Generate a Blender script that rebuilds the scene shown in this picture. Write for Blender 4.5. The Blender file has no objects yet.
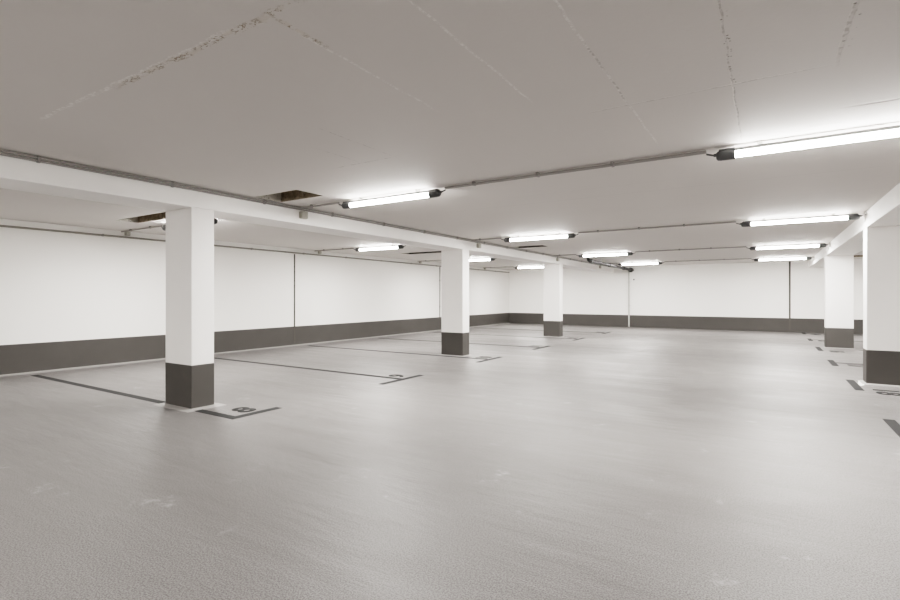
import bpy, bmesh, math, random
from mathutils import Vector, Matrix
random.seed(7)
sc = bpy.context.scene
COL = sc.collection

# ------------------------------------------------------------------ dimensions (metres)
ZC, ZB, ZS = 2.564, 2.321, 0.503          # ceiling, beam soffit, top of the dark wall band
XL, XR, YB, YF = -10.534, 6.25, 21.9, -6.0  # walls
BL0, BL1 = -6.105, -5.561                 # left beam
BR0, BR1 = 1.24, 1.80                     # right beam
LAMP_Z = 2.485

# ------------------------------------------------------------------ materials
def nt(name):
    m = bpy.data.materials.new(name); m.use_nodes = True
    t = m.node_tree
    b = t.nodes['Principled BSDF']
    return m, t, b

def N(t, kind, **kw):
    n = t.nodes.new(kind)
    for k, v in kw.items():
        setattr(n, k, v)
    return n

def math_n(t, op, a, b=None, c=None, clamp=False):
    n = t.nodes.new('ShaderNodeMath'); n.operation = op; n.use_clamp = clamp
    for i, v in enumerate((a, b, c)):
        if v is None: continue
        if isinstance(v, (int, float)): n.inputs[i].default_value = v
        else: t.links.new(v, n.inputs[i])
    return n.outputs[0]

def mix_c(t, fac, a, b):
    n = t.nodes.new('ShaderNodeMix'); n.data_type = 'RGBA'
    for i, v in ((0, fac), (6, a), (7, b)):
        if isinstance(v, (int, float)): n.inputs[i].default_value = v
        elif isinstance(v, tuple): n.inputs[i].default_value = (*v, 1) if len(v) == 3 else v
        else: t.links.new(v, n.inputs[i])
    return n.outputs[2]

def noise(t, vec, scale, detail=3, rough=.55):
    n = t.nodes.new('ShaderNodeTexNoise'); n.inputs['Scale'].default_value = scale
    n.inputs['Detail'].default_value = detail; n.inputs['Roughness'].default_value = rough
    t.links.new(vec, n.inputs['Vector'])
    return n.outputs['Fac']

def ramp(t, v, a, b, lo=0., hi=1.):
    n = t.nodes.new('ShaderNodeMapRange'); n.interpolation_type = 'SMOOTHSTEP'
    t.links.new(v, n.inputs[0])
    for i, x in ((1, a), (2, b), (3, lo), (4, hi)): n.inputs[i].default_value = x
    return n.outputs[0]

def coords(t):
    return t.nodes.new('ShaderNodeTexCoord').outputs['Object']

def mapping(t, vec, scale):
    n = t.nodes.new('ShaderNodeMapping'); t.links.new(vec, n.inputs[0])
    n.inputs['Scale'].default_value = scale
    return n.outputs[0]

def bump(t, h, strength, dist, bsdf):
    n = t.nodes.new('ShaderNodeBump'); n.inputs['Strength'].default_value = strength
    n.inputs['Distance'].default_value = dist
    t.links.new(h, n.inputs['Height']); t.links.new(n.outputs[0], bsdf.inputs['Normal'])

def paint(name, c, rough=.6, var=.04, scale=3., bscale=60., bstr=.15, spec=.4):
    """painted masonry: faint cloudy variation and a fine roller texture"""
    m, t, b = nt(name); v = coords(t)
    f = noise(t, v, scale, 4)
    lo = tuple(x*(1-var) for x in c); hi = tuple(min(1, x*(1+var)) for x in c)
    t.links.new(mix_c(t, f, lo, hi), b.inputs['Base Color'])
    b.inputs['Roughness'].default_value = rough
    b.inputs['Specular IOR Level'].default_value = spec
    bump(t, noise(t, v, bscale, 3), bstr, .004, b)
    return m

def plain(name, c, rough=.5, metal=0., var=.05, scale=20.):
    m, t, b = nt(name); v = coords(t)
    f = noise(t, v, scale, 2)
    t.links.new(mix_c(t, f, tuple(x*(1-var) for x in c), tuple(min(1, x*(1+var)) for x in c)), b.inputs['Base Color'])
    b.inputs['Roughness'].default_value = rough; b.inputs['Metallic'].default_value = metal
    return m

M = {}
M['wall'] = paint('white wall paint', (.885, .872, .85), .75, .02, 1.2, 45, .2)
M['column'] = paint('white column paint', (.86, .842, .825), .6, .03, 4, 70, .25)
M['beam'] = paint('white beam paint', (.92, .906, .89), .65, .04, 3, 60, .25)
M['band'] = paint('dark grey base paint', (.082, .077, .072), .55, .08, 2.5, 50, .2, .2)
M['cove'] = paint('pale grey cove coating', (.35, .337, .327), .6, .10, 9, 50, .3)
M['marking'] = paint('dark grey marking paint', (.045, .045, .045), .8, .2, 30, 120, .3, .1)
M['white_mark'] = paint('white paint patch', (.85, .84, .82), .5, .05, 30, 120, .2)
M['cap'] = plain('grey plastic cap', (.085, .088, .09), .4)
M['rail'] = plain('grey mounting rail', (.10, .10, .098), .5)
M['conduit'] = plain('grey plastic conduit', (.30, .288, .275), .4)
M['wall_conduit'] = plain('beige grey conduit', (.27, .255, .23), .45)
M['clip'] = plain('conduit clip plastic', (.25, .24, .23), .5)
M['box'] = plain('weathered junction box plastic', (.40, .385, .34), .5, 0, .15, 30)
M['box_lid'] = plain('junction box lid plastic', (.47, .455, .41), .5)
M['drain'] = plain('dark cast iron pipe', (.012, .012, .012), .5, 0.)
M['coupling'] = plain('black pipe coupling', (.012, .012, .012), .35, .2)
M['downpipe'] = plain('light grey downpipe', (.50, .49, .47), .4)
M['joint'] = plain('dark joint sealant', (.085, .078, .070), .8)
M['steel'] = plain('galvanised steel', (.55, .55, .54), .35, .8)

def tube_mat():
    m, t, b = nt('lit fluorescent diffuser')
    v = coords(t)
    b.inputs['Base Color'].default_value = (.9, .9, .88, 1)
    b.inputs['Roughness'].default_value = .3
    f = noise(t, v, 3., 1)
    t.links.new(mix_c(t, f, (1., .972, .938), (1., .985, .96)), b.inputs['Emission Color'])
    b.inputs['Emission Strength'].default_value = 27.
    return m
M['tube'] = tube_mat()

def recess_mat(name, c0, c1):
    m, t, b = nt(name); v = coords(t)
    f = ramp(t, noise(t, v, 9, 6, .7), .35, .68)
    c = mix_c(t, f, c0, c1)
    g = ramp(t, noise(t, v, 28, 4, .7), .55, .7)
    t.links.new(mix_c(t, g, c, (.06, .045, .03)), b.inputs['Base Color'])
    b.inputs['Roughness'].default_value = .9
    bump(t, noise(t, v, 25, 6, .7), .9, .02, b)
    return m
M['recess'] = recess_mat('raw brown concrete', (.17, .135, .09), (.34, .29, .22))
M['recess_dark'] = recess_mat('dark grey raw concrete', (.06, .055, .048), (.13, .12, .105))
M['recess_grey'] = recess_mat('grey opening plaster', (.42, .40, .36), (.50, .48, .44))

def floor_mat():
    m, t, b = nt('grey coated floor'); v = coords(t)
    vs = mapping(t, v, (.35, 1.6, 1))           # roller streaks lie across the hall
    big = noise(t, v, .55, 4, .6)
    streak = noise(t, vs, 1.6, 5, .6)
    streak2 = noise(t, mapping(t, v, (.5, 5.5, 1)), 1.7, 4, .65)
    sepf = t.nodes.new('ShaderNodeSeparateXYZ'); t.links.new(v, sepf.inputs[0])
    aisle = math_n(t, 'MULTIPLY', ramp(t, sepf.outputs[1], 2.2, 6.0, .18, 1.), ramp(t, noise(t, v, .7, 2), .38, .58, .25, 1.))
    streak2 = math_n(t, 'ADD', .5, math_n(t, 'MULTIPLY', math_n(t, 'SUBTRACT', streak2, .5), aisle))
    grain = noise(t, v, 125, 2, .7)
    smud = noise(t, v, 2.6, 6, .68)
    c = mix_c(t, big, (.192, .182, .178), (.236, .225, .220))
    c = mix_c(t, ramp(t, streak, .40, .62, 0, .5), c, (.272, .263, .258))
    c = mix_c(t, ramp(t, streak2, .46, .66, 0, .55), c, (.185, .178, .174))
    c = mix_c(t, ramp(t, grain, .42, .62, .0, .9), c, (.105, .100, .097))
    sm = math_n(t, 'MULTIPLY', ramp(t, smud, .60, .70), ramp(t, noise(t, v, 14, 4, .7), .42, .62))
    c = mix_c(t, math_n(t, 'MULTIPLY', sm, .5), c, (.44, .435, .43))
    t.links.new(c, b.inputs['Base Color'])
    r = math_n(t, 'ADD', ramp(t, streak, .3, .7, .39, .52), ramp(t, big, .3, .7, -.03, .04))
    t.links.new(math_n(t, 'ADD', r, math_n(t, 'MULTIPLY', sm, .08)), b.inputs['Roughness'])
    b.inputs['Specular IOR Level'].default_value = .26
    h = math_n(t, 'ADD', math_n(t, 'MULTIPLY', noise(t, v, 110, 2, .6), .22), math_n(t, 'MULTIPLY', streak, 2.4))
    h = math_n(t, 'ADD', h, math_n(t, 'MULTIPLY', streak2, 1.3))
    bump(t, h, .75, .010, b)
    return m
M['floor'] = floor_mat()

def ceiling_mat():
    """painted fair-faced concrete with shuttering seams, one flaking crack and faint board marks"""
    m, t, b = nt('painted concrete ceiling'); v = coords(t)
    sep = t.nodes.new('ShaderNodeSeparateXYZ'); t.links.new(v, sep.inputs[0])
    X, Y = sep.outputs[0], sep.outputs[1]
    wob = math_n(t, 'SUBTRACT', noise(t, v, 5, 3), .5)
    fine = noise(t, v, 40, 3, .7)
    spk = noise(t, v, 26, 2, .6)
    def seg(axis, pos, a, e, w, wb=.03):
        A, B = (X, Y) if axis == 'x' else (Y, X)
        d = math_n(t, 'ABSOLUTE', math_n(t, 'ADD', math_n(t, 'SUBTRACT', A, pos), math_n(t, 'MULTIPLY', wob, wb)))
        k = ramp(t, d, w*.4, w, 1, 0)
        k = math_n(t, 'MULTIPLY', k, ramp(t, B, a, a+.25))
        return math_n(t, 'MULTIPLY', k, ramp(t, B, e-.25, e, 1, 0))
    def union(L):
        o = L[0]
        for x in L[1:]: o = math_n(t, 'MAXIMUM', o, x)
        return o
    c = mix_c(t, noise(t, v, .8, 4), (.645, .617, .594), (.68, .65, .626))
    # faint board grain along the boards
    grain = noise(t, mapping(t, v, (9, .5, 1)), 3, 4)
    c = mix_c(t, ramp(t, grain, .45, .8, 0, .12), c, (.70, .67, .65))
    light = union([seg('x', -1.90, 1.5, 2.9, .012), seg('x', -1.29, .6, 3.1, .010), seg('x', -.77, .6, 4.5, .010),
                   seg('y', 1.44, -4.5, -2.0, .020, .05)])
    dark = union([seg('x', -.175, .6, 4.8, .007), seg('x', .32, .6, 3.5, .013, .05), seg('x', -.77, 2.3, 3.6, .009),
                  seg('y', 3.55, -3.75, -2.75, .012), seg('y', 3.42, -1.1, .35, .008), seg('y', 4.0, -4.2, -3.7, .008),
                  seg('x', -2.85, 2.5, 3.6, .007), seg('x', -3.25, 2.9, 3.6, .006)])
    step = seg('y', 4.24, .36, 1.3, .022, .01)
    across = union([seg('y', 6.35, -4.3, 1.1, .010, .01), seg('y', 7.6, -4.8, 1.2, .008, .01), seg('y', 8.9, -2.6, 1.2, .008, .01),
                    seg('y', 5.85, -3.0, -.4, .006, .01)])
    c = mix_c(t, math_n(t, 'MULTIPLY', light, ramp(t, fine, .42, .6, 0, .6)), c, (.90, .88, .86))
    c = mix_c(t, math_n(t, 'MULTIPLY', dark, ramp(t, spk, .45, .62, .05, .5)), c, (.30, .27, .25))
    c = mix_c(t, math_n(t, 'MULTIPLY', step, .8), c, (.30, .27, .25))
    c = mix_c(t, math_n(t, 'MULTIPLY', across, .16), c, (.30, .28, .27))
    # blow holes along the two right hand seams
    holes = union([seg('x', -.17, .6, 3.9, .02, .02), seg('x', .33, .6, 3.3, .03, .03)])
    vor = t.nodes.new('ShaderNodeTexVoronoi'); vor.inputs['Scale'].default_value = 30; t.links.new(v, vor.inputs['Vector'])
    holes = math_n(t, 'MULTIPLY', holes, ramp(t, vor.outputs['Distance'], .16, .26, 1, 0))
    c = mix_c(t, math_n(t, 'MULTIPLY', holes, .85), c, (.13, .11, .09))
    # flaking crack
    fl = union([seg('y', 1.46, -3.4, -1.62, .026, .08), seg('x', -1.89, 1.36, 1.9, .020, .06)])
    flk = noise(t, mapping(t, v, (1, 1.8, 1)), 15, 4, .7)
    edge = math_n(t, 'MULTIPLY', fl, ramp(t, math_n(t, 'ABSOLUTE', math_n(t, 'SUBTRACT', flk, .52)), .0, .045, 1, 0))
    c = mix_c(t, math_n(t, 'MULTIPLY', fl, ramp(t, flk, .42, .6, 0, .30)), c, (.55, .48, .40))
    c = mix_c(t, math_n(t, 'MULTIPLY', edge, math_n(t, 'MULTIPLY', ramp(t, noise(t, v, 7, 2), .36, .52), 1.)), c, (.17, .12, .06))
    t.links.new(c, b.inputs['Base Color'])
    b.inputs['Roughness'].default_value = .7
    h = math_n(t, 'SUBTRACT', math_n(t, 'MULTIPLY', light, .6), math_n(t, 'ADD', dark, math_n(t, 'ADD', step, holes)))
    h = math_n(t, 'ADD', h, math_n(t, 'MULTIPLY', noise(t, v, 30, 4), .25))
    h = math_n(t, 'ADD', h, math_n(t, 'MULTIPLY', math_n(t, 'MULTIPLY', fl, flk), 1.2))
    bump(t, h, .3, .01, b)
    return m
M['ceiling'] = ceiling_mat()

# ------------------------------------------------------------------ mesh helpers
def obj(name, bm, mat, parent=None, smooth=False):
    me = bpy.data.meshes.new(name); bm.normal_update(); bm.to_mesh(me); bm.free()
    if mat is not None: me.materials.append(mat)
    if smooth:
        for p in me.polygons: p.use_smooth = True
        try: me.set_sharp_from_angle(angle=math.radians(40))
        except Exception: pass
    o = bpy.data.objects.new(name, me); COL.objects.link(o)
    if parent is not None: o.parent = parent
    return o

def add_box(bm, x0, x1, y0, y1, z0, z1, bev=0.):
    b2 = bmesh.new(); bmesh.ops.create_cube(b2, size=1)
    for v in b2.verts:
        v.co = Vector(((x0+x1)/2 + v.co.x*(x1-x0), (y0+y1)/2 + v.co.y*(y1-y0), (z0+z1)/2 + v.co.z*(z1-z0)))
    if bev: bmesh.ops.bevel(b2, geom=b2.edges[:], offset=bev, segments=2, affect='EDGES', profile=.5)
    me = bpy.data.meshes.new('t'); b2.to_mesh(me); b2.free(); bm.from_mesh(me); bpy.data.meshes.remove(me)
    return bm
def box(*a, **k): return add_box(bmesh.new(), *a, **k)

def add_tube(bm, pts, r, seg=10, cap=True):
    pts = [Vector(p) for p in pts]; rings = []
    for i, p in enumerate(pts):
        d = ((pts[i]-pts[i-1]).normalized() if i else Vector()) + ((pts[i+1]-pts[i]).normalized() if i < len(pts)-1 else Vector())
        d.normalize()
        u = d.cross(Vector((0, 0, 1)) if abs(d.z) < .9 else Vector((1, 0, 0))).normalized(); w = d.cross(u)
        rr = r[i] if isinstance(r, (list, tuple)) else r
        rings.append([bm.verts.new(p + (u*math.cos(a)+w*math.sin(a))*rr) for a in [2*math.pi*k/seg for k in range(seg)]])
    for A, B in zip(rings, rings[1:]):
        for k in range(seg): bm.faces.new((A[k], A[(k+1) % seg], B[(k+1) % seg], B[k]))
    if cap:
        bm.faces.new(rings[0][::-1]); bm.faces.new(rings[-1])
    bmesh.ops.recalc_face_normals(bm, faces=bm.faces[:])
    return bm
def tube(*a, **k): return add_tube(bmesh.new(), *a, **k)

def add_quad(bm, pts):
    bm.faces.new([bm.verts.new(p) for p in pts]); return bm

def tag(o, label, cat, group=None):
    o['label'] = label; o['category'] = cat
    if group: o['group'] = group
    return o
def thing(name, label, cat, loc=(0, 0, 0), group=None):
    o = bpy.data.objects.new(name, None); COL.objects.link(o); o.location = loc; o.empty_display_size = .1
    return tag(o, label, cat, group)
def struct(name, bm, mat, parent=None):
    o = obj(name, bm, mat, parent)
    if parent is None: o['kind'] = 'structure'
    return o
def dup(root, loc, label, group=None):
    r = root.copy(); COL.objects.link(r); r.location = loc; r['label'] = label
    if group: r['group'] = group
    for ch in list(root.children):
        c = ch.copy(); COL.objects.link(c); c.parent = r
        for g in list(ch.children):
            d = g.copy(); COL.objects.link(d); d.parent = c
    return r

# ------------------------------------------------------------------ room shell
struct('floor', box(XL-.2, XR+.2, YF-.2, YB+.2, -.15, 0), M['floor'])
struct('wall_left', box(XL-.2, XL, YF-.2, YB+.2, 0, ZC), M['wall'])
struct('wall_back', box(XL, XR, YB, YB+.2, 0, ZC), M['wall'])
struct('wall_right', box(XR, XR+.2, YF-.2, YB+.2, 0, ZC), M['wall'])
struct('wall_front', box(XL, XR, YF-.2, YF, 0, ZC), M['wall'])

# ceiling with its rectangular openings left out
HOLES = [(-5.50, -4.72, 4.03, 4.44), (-9.16, -7.62, 4.03, 4.38), (-5.50, -4.70, 11.66, 12.02),
         (-9.12, -7.70, 11.62, 12.05), (2.25, 3.05, 19.75, 20.6)]
xs = sorted({XL, XR, *[v for h in HOLES for v in h[:2]]}); ys = sorted({YF, YB, *[v for h in HOLES for v in h[2:]]})
bm = bmesh.new()
vg = {(x, y): bm.verts.new((x, y, ZC)) for x in xs for y in ys}
for i in range(len(xs)-1):
    for j in range(len(ys)-1):
        mx, my = (xs[i]+xs[i+1])/2, (ys[j]+ys[j+1])/2
        if any(h[0] < mx < h[1] and h[2] < my < h[3] for h in HOLES): continue
        bm.faces.new((vg[xs[i], ys[j]], vg[xs[i], ys[j+1]], vg[xs[i+1], ys[j+1]], vg[xs[i+1], ys[j]]))
ceiling = struct('ceiling', bm, M['ceiling'])
for k, (x0, x1, y0, y1) in enumerate(HOLES):
    z0, z1 = ZC, ZC+.132
    r = bmesh.new()
    n = 10                                           # ragged far side
    add_quad(r, [(x0, y0, z0), (x1, y0, z0), (x1, y0, z1), (x0, y0, z1)])
    low = []; 
    for i in range(n+1):
        x = x0+(x1-x0)*i/n
        low.append((x, y1 + (random.uniform(-.012, .0) if 0 < i < n else 0)))
    for i in range(n):
        (xa, ya), (xb, yb) = low[i], low[i+1]
        add_quad(r, [(xa, y1, z0), (xa, ya, z0+.03), (xb, yb, z0+.03), (xb, y1, z0)])
        add_quad(r, [(xa, ya, z0+.03), (xa, y1, z1), (xb, y1, z1), (xb, yb, z0+.03)])
    add_quad(r, [(x1, y0, z0), (x1, y1, z0), (x1, y1, z1), (x1, y0, z1)])
    add_quad(r, [(x0, y0, z1), (x1, y0, z1), (x1, y1, z1), (x0, y1, z1)])
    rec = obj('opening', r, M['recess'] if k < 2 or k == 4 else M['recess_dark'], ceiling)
    rec['label'] = 'raw brown rectangular opening in ceiling'
    s = bmesh.new(); add_quad(s, [(x0, y0, z0), (x0, y1, z0), (x0, y1, z1), (x0, y0, z1)])
    obj('opening_side', s, M['recess_grey'], rec)

# dark painted band round the walls and the sloped coating cove at the floor
T = .004
struct('baseboard_left', box(XL, XL+T, YF, YB, 0, ZS), M['band'])
struct('baseboard_back', box(XL+T, XR-T, YB-T, YB, 0, ZS), M['band'])
struct('baseboard_right', box(XR-T, XR, YF, YB, 0, ZS), M['band'])
struct('baseboard_front', box(XL+T, XR-T, YF, YF+T, 0, ZS), M['band'])
def prism(poly, axis, a, e):
    """extrude a 2-D profile (p, z) along an axis"""
    bm = bmesh.new()
    f = (lambda p, z, s: (p, s, z)) if axis == 'y' else (lambda p, z, s: (s, p, z))
    A = [bm.verts.new(f(p, z, a)) for p, z in poly]; B = [bm.verts.new(f(p, z, e)) for p, z in poly]
    n = len(poly)
    for i in range(n): bm.faces.new((A[i], A[(i+1) % n], B[(i+1) % n], B[i]))
    bm.faces.new(A[::-1]); bm.faces.new(B)
    bmesh.ops.recalc_face_normals(bm, faces=bm.faces[:])
    return bm
struct('trim_1', prism([(XL+T, 0), (XL+.12, 0), (XL+.10, .004), (XL+.02, .012), (XL+T, .02)], 'y', YF, YB), M['cove'])
struct('trim_2', prism([(YB-T, 0), (YB-.06, 0), (YB-.05, .006), (YB-.015, .02), (YB-T, .03)], 'x', XL+.1, XR-.1), M['band'])
struct('trim_3', prism([(XR-T, 0), (XR-.10, 0), (XR-.02, .035), (XR-T, .05)], 'y', YF, YB), M['cove'])

# wall movement joints
def joint(name, axis, p, z0, z1):
    if axis == 'left': bm = box(XL+T, XL+.010, p-.020, p+.020, z0, z1)
    else: bm = box(p-.027, p+.027, YB-.012, YB-T, z0, z1)
    return struct(name, bm, M['joint'])
joint('trim_4', 'left', 8.92, .05, 2.41)
joint('trim_5', 'back', .69, .03, ZC)

# ------------------------------------------------------------------ beams
tag(obj('ceiling_beam', box(BL0, BL1, YF, YB, ZB, ZC, bev=.006), M['beam']),
    'long white ceiling beam over the left row of columns, carrying conduit', 'beam', 'ceiling beams')
tag(obj('ceiling_beam', box(BR0, BR1, YF, YB, ZB, ZC, bev=.006), M['beam']),
    'white ceiling beam over the two right-hand columns', 'beam', 'ceiling beams')

# ------------------------------------------------------------------ columns
def column(x0, x1, y0, y1, label, flare=.10):
    cx, cy = (x0+x1)/2, (y0+y1)/2; hx, hy = (x1-x0)/2, (y1-y0)/2
    t = thing('column', label, 'column', (cx, cy, 0), 'white concrete columns')
    obj('shaft', box(-hx, hx, -hy, hy, ZS, ZB, bev=.008), M['column'], t)
    obj('base_band', box(-hx-.002, hx+.002, -hy-.002, hy+.002, 0.002, ZS+.001, bev=.008), M['band'], t)['label'] = 'dark grey painted base band'
    if flare:
        bm = bmesh.new(); rows = []
        for d, z in ((.002, .013), (.012, .011), (flare*.8, .005), (flare, .0)):
            rows.append([bm.verts.new((sx*(hx+d), sy*(hy+d), z)) for sx, sy in ((-1, -1), (1, -1), (1, 1), (-1, 1))])
        for A, B in zip(rows, rows[1:]):
            for k in range(4): bm.faces.new((A[k], B[k], B[(k+1) % 4], A[(k+1) % 4]))
        bmesh.ops.recalc_face_normals(bm, faces=bm.faces[:])
        obj('plinth', bm, M['cove'], t)['label'] = 'pale sloped cove at foot'
    return t
column(-6.115, -5.561, 3.235, 3.515, 'nearest white column of the left row, beside painted bay number 8')
column(-6.115, -5.561, 9.265, 9.545, 'middle white column of the left row, with dark base', .06)
column(-6.105, -5.561, 15.25, 15.53, 'farthest white column of the left row, close to back wall', .05)
column(1.24, 1.80, 9.55, 9.85, 'big white column cut off by the right edge of view', .06)
column(1.24, 1.80, 15.72, 16.0, 'smaller white column standing behind the right-edge column', .02)

# ------------------------------------------------------------------ lamps
def make_lamp(label, group):
    L = 1.53; cap = .14; r = .029
    t = thing('fluorescent_lamp', label, 'lamp', (0, 0, LAMP_Z), group)
    obj('tube', tube([(-L/2+cap-.02, 0, 0), (L/2-cap+.02, 0, 0)], r, 14), M['tube'], t, True)['label'] = 'glowing white tube'
    for s in (-1, 1):
        e = L/2
        bm = tube([(s*(e-cap), 0, .002), (s*(e-.035), 0, .002), (s*(e-.012), 0, .002), (s*e, 0, .002)], [.043, .043, .039, .026], 16)
        add_box(bm, min(s*(e-cap), s*(e-.02)), max(s*(e-cap), s*(e-.02)), -.03, .03, .02, .052, bev=.006)
        c = obj('end_cap', bm, M['cap'], t, True)
        obj('cable_gland', tube([(s*e, 0, .012), (s*(e+.018), 0, .012), (s*(e+.022), 0, .012), (s*(e+.075), 0, .030)], [.014, .014, .008, .008], 10), M['rail'], c, True)
    obj('mounting_rail', box(-L/2+.05, L/2-.05, -.018, .018, .024, .050, bev=.004), M['rail'], t)
    ld = bpy.data.lights.new('downlight', 'AREA'); ld.shape = 'RECTANGLE'; ld.size = 1.26; ld.size_y = .06
    ld.energy = 46.; ld.color = (1., .978, .945)
    lo = bpy.data.objects.new('light_source', ld); COL.objects.link(lo); lo.parent = t; lo.location = (0, 0, -.040)
    for x in (-.45, .45):
        bm = bmesh.new(); add_box(bm, x-.018, x+.018, -.03, .03, .05, ZC-LAMP_Z-.001)
        obj('bracket', bm, M['steel'], t)
    return t
ROWS = [4.79, 9.57, 14.53, 19.19]
XA, XB, XC_ = -3.945, .40, -8.16
nth = ['nearest', 'second', 'third', 'farthest']
lamp0 = None
def place_lamp(x, y, label, group):
    global lamp0
    if lamp0 is None:
        lamp0 = make_lamp(label, group); lamp0.location = (x, y, LAMP_Z); return lamp0
    return dup(lamp0, (x, y, LAMP_Z), label, group)
labA = ['lit tube lamp right of the near ceiling opening, above the beam junction box',
        'second lit tube lamp along the left beam, above the middle column',
        'third lit tube lamp along the left beam, above the dark pipe',
        'farthest lit tube lamp in the aisle left half, beside the dark pipe']
labB = ['big lit tube lamp at upper right, cut by the frame edge',
        'second lit tube lamp in the right column of aisle lamps',
        'third lit tube lamp in the right column of aisle lamps',
        'farthest lit tube lamp in the right column, next to back wall']
labC = ['lit tube lamp mostly hidden behind the nearest left column',
        'lit tube lamp over the left bays between near and middle columns',
        'lit tube lamp just right of the middle left column top',
        'lit tube lamp at far left corner, beside the farthest left column']
for i, y in enumerate(ROWS):
    place_lamp(XA, y, labA[i], 'tube lamps along the left half of the aisle')
    place_lamp(XB, y, labB[i], 'tube lamps along the right half of the aisle')
    place_lamp(XC_, (4.70, 9.54, 14.30, 19.15)[i], labC[i], 'tube lamps over the left parking bays')
for i, y in enumerate(ROWS):      # added unseen row over the right bays, lights the right side
    place_lamp(4.1, y, 'added tube lamp over the right parking bays, out of view behind the right columns', 'added tube lamps over the right parking bays')
for x in (XC_, XA, XB, 4.1):      # added fill row behind the camera, brightens near columns, beam and floor
    place_lamp(x, -1.1, 'added fill tube lamp behind the viewpoint, out of view', 'added fill tube lamps behind the viewpoint')

# ------------------------------------------------------------------ conduits
CL = 'grey surface conduits'
def conduit(a, e, n, off, r, clips, label, mat='conduit', group=CL, step=1.2, rise=None, toward=None):
    """n parallel pipes from a to e; off = spacing vector; clips hold them to `toward` (a unit vector)"""
    a, e, off = Vector(a), Vector(e), Vector(off)
    d = e-a
    t = thing('conduit', label, 'conduit', a, group)
    for k in range(n):
        o = off*(k-(n-1)/2)
        obj('pipe', tube([o, d+o], r, 8), M[mat], t, True)
    w = Vector(toward); m = int(d.length/step)
    ax = d.normalized(); side = Vector((abs(ax.y) > .5 and 1 or 0, 0, 0))
    for i in range(m if clips else 0):
        p = ax*(step*(i+.5))
        h = abs(off.length)*(n-1)/2+r+.004
        lo = [-.012]*3; hi = [.012]*3
        for c in range(3):
            if abs(ax[c]) > .5: continue
            if abs(w[c]) > .5:
                lo[c], hi[c] = (-h if n > 1 and abs(off[c]) > 0 else -r-.004), r+.004
                if w[c] > 0: hi[c] = clips
                else: lo[c], hi[c] = -clips, r+.004
            else:
                q = h if abs(off[c]) > 0 else r+.004
                lo[c], hi[c] = -q, q
        if i >= 90: break
        obj('clip', box(p.x+lo[0], p.x+hi[0], p.y+lo[1], p.y+hi[1], p.z+lo[2], p.z+hi[2]), M['clip'], t)
    return t
# along the top of the left beam's aisle face
conduit((BL1+.02, YF+.01, 2.532), (BL1+.02, YB-.01, 2.532), 2, (0, 0, .026), .0115, .019,
        'pair of grey conduits running along the top of the left beam', toward=(-1, 0, 0))
# along the left wall under the ceiling
conduit((XL+.022, YF+.01, 2.445), (XL+.022, YB-.01, 2.445), 1, (0, 0, 0), .018, .021,
        'beige conduit running along the top of the left wall', 'wall_conduit', step=1.6, toward=(-1, 0, 0))
ZK = 2.537
rowname = ['nearest', 'second', 'third', 'farthest']
for i, y in enumerate(ROWS):
    conduit((XA+.84, y, ZK), (XB-.84, y, ZK), 2, (0, .026, 0), .012, ZC-ZK-.001,
            '%s grey conduit crossing the aisle ceiling between two lamps' % rowname[i], toward=(0, 0, 1), step=.75)
    conduit((BL1+.055, y, ZK), (XA-.84, y, ZK), 1, (0, 0, 0), .0125, ZC-ZK-.001,
            'short grey conduit from beam junction box to %s left aisle lamp' % rowname[i], toward=(0, 0, 1), step=.4)
    yc = (4.70, 9.54, 14.30, 19.15)[i]
    conduit((XL+.09, yc, ZK), (XC_-.84, yc, ZK), 1, (0, 0, 0), .0125, ZC-ZK-.001,
            'grey conduit from left wall to the %s lamp over the left bays' % rowname[i], 'wall_conduit', toward=(0, 0, 1), step=.7)
for i, y in enumerate(ROWS[1:], 1):
    # short bent stub from the right lamp to the right beam
    t = thing('conduit_stub', 'short white bent conduit from %s right aisle lamp to the right beam' % rowname[i], 'conduit', (0, y, 0), 'bent stubs at the right beam')
    obj('clip', box(BR0-.030, BR0-.012, -.011, .011, 2.49, ZC-.001), M['beam'], t)
    obj('pipe', tube([(XB+.80, 0, 2.50), (BR0-.030, 0, 2.50), (BR0-.014, 0, 2.49), (BR0-.014, 0, 2.40)], .010, 8), M['beam'], t, True)

# junction boxes
def jbox(loc, face, label, s=.052, lid=True):
    t = thing('junction_box', label, 'junction box', loc, 'junction boxes')
    obj('mounting_plate', box(-.0005, .004, -s-.008, s+.008, -s+.006, s-.006), M['box'], t)
    obj('housing', box(.001, .055, -s, s, -s, s, bev=.01), M['box'], t)
    obj('lid', box(.055, .064, -s+.006, s-.006, -s+.006, s-.006, bev=.003), M['box_lid'], t)
    for dz in (1,):
        obj('cable_gland', tube([(.036, 0, s-.002), (.036, 0, s+.005)], .012, 10), M['box_lid'], t, True)
    return t
for i, y in enumerate(ROWS):
    jbox((BL1+.001, y+(.06, .36, .46, .5)[i], 2.446), 'x', 'junction box on the left beam face at the %s lamp row' % rowname[i])
    jbox((XL+.001, (4.84, 9.78, 14.55, 19.4)[i], 2.517), 'x', 'junction box high on left wall at the %s lamp row' % rowname[i], .040)

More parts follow.
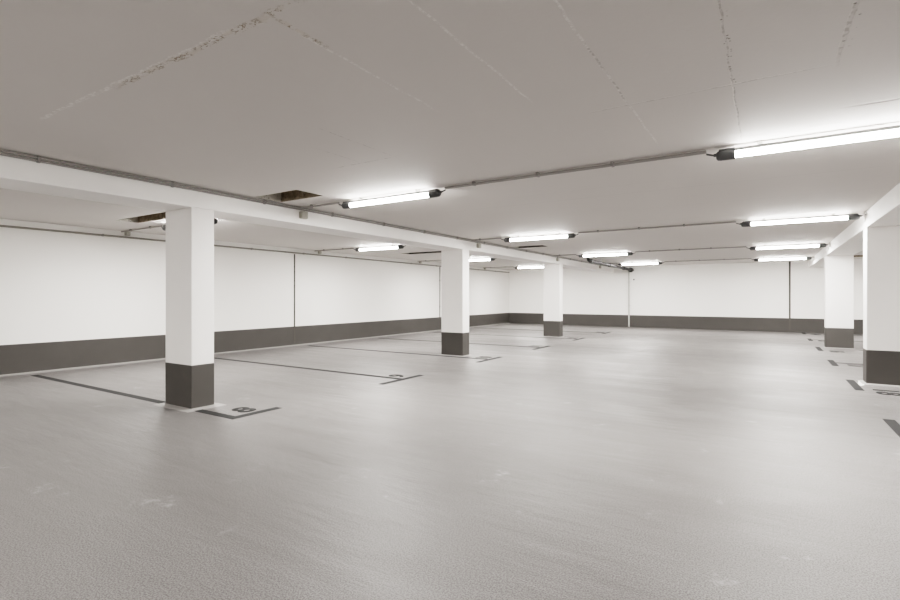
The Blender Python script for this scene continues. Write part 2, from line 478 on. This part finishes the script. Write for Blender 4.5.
# ------------------------------------------------------------------ pipes at the back
t = thing('drain_pipe', 'dark glossy drain pipe under the ceiling near the back wall', 'pipe', (-4.80, 15.9, 2.44))
P0, P1 = Vector((0, 0, 0)), Vector((0, 5.75, -.045))
obj('pipe', tube([P0, P1], .052, 16), M['drain'], t, True)
el = [Vector((0, -.16*math.sin(a), .11*(1-math.cos(a)))) for a in [math.radians(k) for k in (0, 25, 50, 75, 90)]] + [Vector((0, -.16, .123))]
obj('elbow', tube([p+Vector((0, -.02, 0)) for p in el], .054, 16), M['drain'], t, True)
for f in (.02, .42, .78):
    p = P0.lerp(P1, f)
    obj('coupling', tube([p+Vector((0, -.07, 0)), p+Vector((0, -.065, 0)), p+Vector((0, .065, 0)), p+Vector((0, .07, 0))], [.054, .068, .068, .054], 16), M['coupling'], t, True)
e = P1
obj('end_flange', tube([e+Vector((0, -.12, 0)), e+Vector((0, -.10, 0)), e+Vector((0, .02, 0)), e+Vector((0, .04, 0))], [.06, .095, .095, .07], 18), M['coupling'], t, True)
for f in (.25, .6):
    p = P0.lerp(P1, f)
    obj('hanger', box(-.012, .012, p.y-.012, p.y+.012, p.z+.05, ZC-2.441), M['steel'], t)
t = thing('downpipe', 'pale grey vertical pipe on the back wall below the dark pipe', 'pipe', (-4.93, YB-.05, 0))
obj('pipe', tube([(0, 0, .01), (0, 0, 2.36)], .032, 12), M['downpipe'], t, True)
obj('branch', tube([(0, 0, 2.36), (.02, -.01, 2.385), (.20, -.03, 2.39)], .034, 12), M['coupling'], t, True)
for z in (.9, 1.9):
    obj('clip', box(-.045, .045, -.01, .047, z-.015, z+.015), M['downpipe'], t)
t = thing('wall_pipe', 'thin pale vertical conduit on left wall, beside the middle column', 'conduit', (XL+.02, 15.83, 0))
obj('pipe', tube([(0, 0, ZS), (0, 0, 2.42)], .022, 10), M['conduit'], t, True)
for z in (.9, 1.9): obj('clip', box(-.019, .022, -.026, .026, z-.012, z+.012), M['clip'], t)
# small dark fixing on back wall
tag(obj('wall_bolt', tube([(-4.74, YB-.03, 2.0), (-4.74, YB, 2.0)], [.028, .034], 10), M['cap']),
    'small dark bolt head on back wall right of the grey downpipe', 'bolt')

# ------------------------------------------------------------------ floor markings
ZM = .0025
def flat(rects):
    bm = bmesh.new()
    for x0, x1, y0, y1 in rects: add_box(bm, x0, x1, y0, y1, .0002, ZM)
    return bm
LW = .05
left = [(3.265, 3.215, 3.85, 'dark L-shaped bay line passing under the nearest left column'),
        (6.20, 5.67, 6.70, 'dark bay line between the nearest and middle left columns, with bay number 9'),
        (9.09, 8.58, 9.62, 'dark bay line passing beside the foot of the middle left column'),
        (11.90, 11.36, 12.42, 'dark bay line between the middle and farthest left columns'),
        (14.85, 14.32, 15.38, 'dark bay line ending just before the farthest left column'),
        (17.90, 17.40, 18.44, 'farthest dark bay line on the left side, near the back wall')]
for y, b0, b1, lab in left:
    tag(obj('bay_line', flat([(-10.18, -4.86, y-LW, y+LW), (-4.86, -4.76, b0, b1)]), M['marking']), lab, 'floor marking', 'bay lines of the left bays')
right = [(6.42, 5.90, 6.92, 'nearest dark bay line on the right, cut by frame edge', 1.13),
         (9.70, 8.85, 9.88, 'dark bay bar beside the foot of the right-edge column', 1.9),
         (12.27, 11.72, 12.75, 'dark bay line between the two right columns', 1.13),
         (15.42, 14.74, 15.85, 'dark bay bar beside the foot of the smaller right column', 1.86),
         (18.40, 17.88, 18.80, 'dark bay bar left of the smaller right column, second from back wall', 1.13),
         (21.33, 20.95, 21.72, 'farthest dark bay bar on the right, touching the back wall', 1.13)]
for y, b0, b1, lab, xs0 in right:
    tag(obj('bay_line', flat([(1.03, 1.13, b0, b1), (xs0, XR-.3, y-LW, y+LW)]), M['marking']), lab, 'floor marking', 'bay lines of the right bays')

dg = bpy.context.evaluated_depsgraph_get
def number(txt, x, y, rot, label, hgt=.29, wid=.21):
    cu = bpy.data.curves.new('num', 'FONT'); cu.body = txt; cu.size = 1; cu.align_x = 'LEFT'
    cu.extrude = 0; cu.offset = .03; cu.resolution_u = 4
    tmp = bpy.data.objects.new('tmp', cu); COL.objects.link(tmp)
    bpy.context.view_layer.update()
    me = bpy.data.meshes.new_from_object(tmp.evaluated_get(dg()))
    bpy.data.objects.remove(tmp)
    xs_ = [v.co.x for v in me.vertices]; ys_ = [v.co.y for v in me.vertices]
    w, h = max(xs_)-min(xs_), max(ys_)-min(ys_)
    cx_, cy_ = (max(xs_)+min(xs_))/2, (max(ys_)+min(ys_))/2
    sx, sy = wid/w, hgt/h
    for v in me.vertices: v.co = Vector(((v.co.x-cx_)*sx, (v.co.y-cy_)*sy, 0))
    bm = bmesh.new(); bm.from_mesh(me); bpy.data.meshes.remove(me)
    ret = bmesh.ops.extrude_face_region(bm, geom=bm.faces[:])
    for g in ret['geom']:
        if isinstance(g, bmesh.types.BMVert): g.co.z += .0023
    bmesh.ops.recalc_face_normals(bm, faces=bm.faces[:])
    o = obj('bay_number', bm, M['marking'])
    o.location = (x, y, .0002); o.rotation_euler = (0, 0, rot)
    return tag(o, label, 'number', 'painted bay numbers')
R90 = math.pi/2
number('8', -5.06, 3.56, R90, 'painted floor number 8 beside the nearest left column')
number('9', -5.10, 6.42, R90, 'painted floor number 9 between the nearest and middle left columns')
number('10', -5.08, 9.36, R90, 'painted floor number at foot of the middle left column', wid=.30)
number('11', -5.10, 12.17, R90, 'painted floor number between the middle and farthest left columns', wid=.26)
number('12', -5.10, 15.14, R90, 'painted floor number at foot of the farthest left column', wid=.30)
number('13', -5.10, 18.17, R90, 'farthest painted floor number on the left, near back wall', wid=.30)
number('18', 1.38, 8.84, -R90, 'painted floor number in front of the right-edge column', wid=.42)
number('17', 1.42, 11.92, -R90, 'painted floor number between the two right columns', wid=.36)
number('16', 1.38, 14.74, -R90, 'painted floor number in front of the smaller right column', wid=.36)
number('15', 1.40, 18.05, -R90, 'painted floor number partly hidden behind the smaller right column', wid=.36)
number('14', 1.40, 21.0, -R90, 'farthest painted floor number on the right, close to back wall', wid=.36)
bm = bmesh.new()
top = [(1.145, 9.30), (1.20, 9.42), (1.215, 9.60), (1.225, 9.84), (1.18, 9.80), (1.15, 9.62), (1.137, 9.48)]
A = [bm.verts.new((x, y, .0028)) for x, y in top]; B = [bm.verts.new((x, y, .0002)) for x, y in top]
bm.faces.new(A); bm.faces.new(B[::-1])
for i in range(len(top)): bm.faces.new((A[i], B[i], B[(i+1) % len(top)], A[(i+1) % len(top)]))
bmesh.ops.recalc_face_normals(bm, faces=bm.faces[:])
tag(obj('paint_patch', bm, M['white_mark']), 'small white paint patch on floor at the right-edge column foot', 'floor marking')

# ------------------------------------------------------------------ world, camera, colour
w = bpy.data.worlds.new('world'); sc.world = w; w.use_nodes = True
w.node_tree.nodes['Background'].inputs[0].default_value = (.6, .6, .62, 1)
w.node_tree.nodes['Background'].inputs[1].default_value = .05

cam = bpy.data.cameras.new('camera'); co = bpy.data.objects.new('camera', cam); COL.objects.link(co)
cam.sensor_width = 36; cam.lens = 499.33/900*36
cam.shift_y = -3.76/900
cam.clip_start = .05; cam.clip_end = 200
co.location = (0, 0, 1.3); co.rotation_euler = (math.pi/2, 0, .566)
sc.camera = co
sc.view_settings.view_transform = 'Filmic'
sc.view_settings.look = 'High Contrast'
sc.view_settings.exposure = 1.2
sc.cycles.max_bounces = 10
sc.cycles.diffuse_bounces = 8
sc.cycles.sample_clamp_indirect = 8
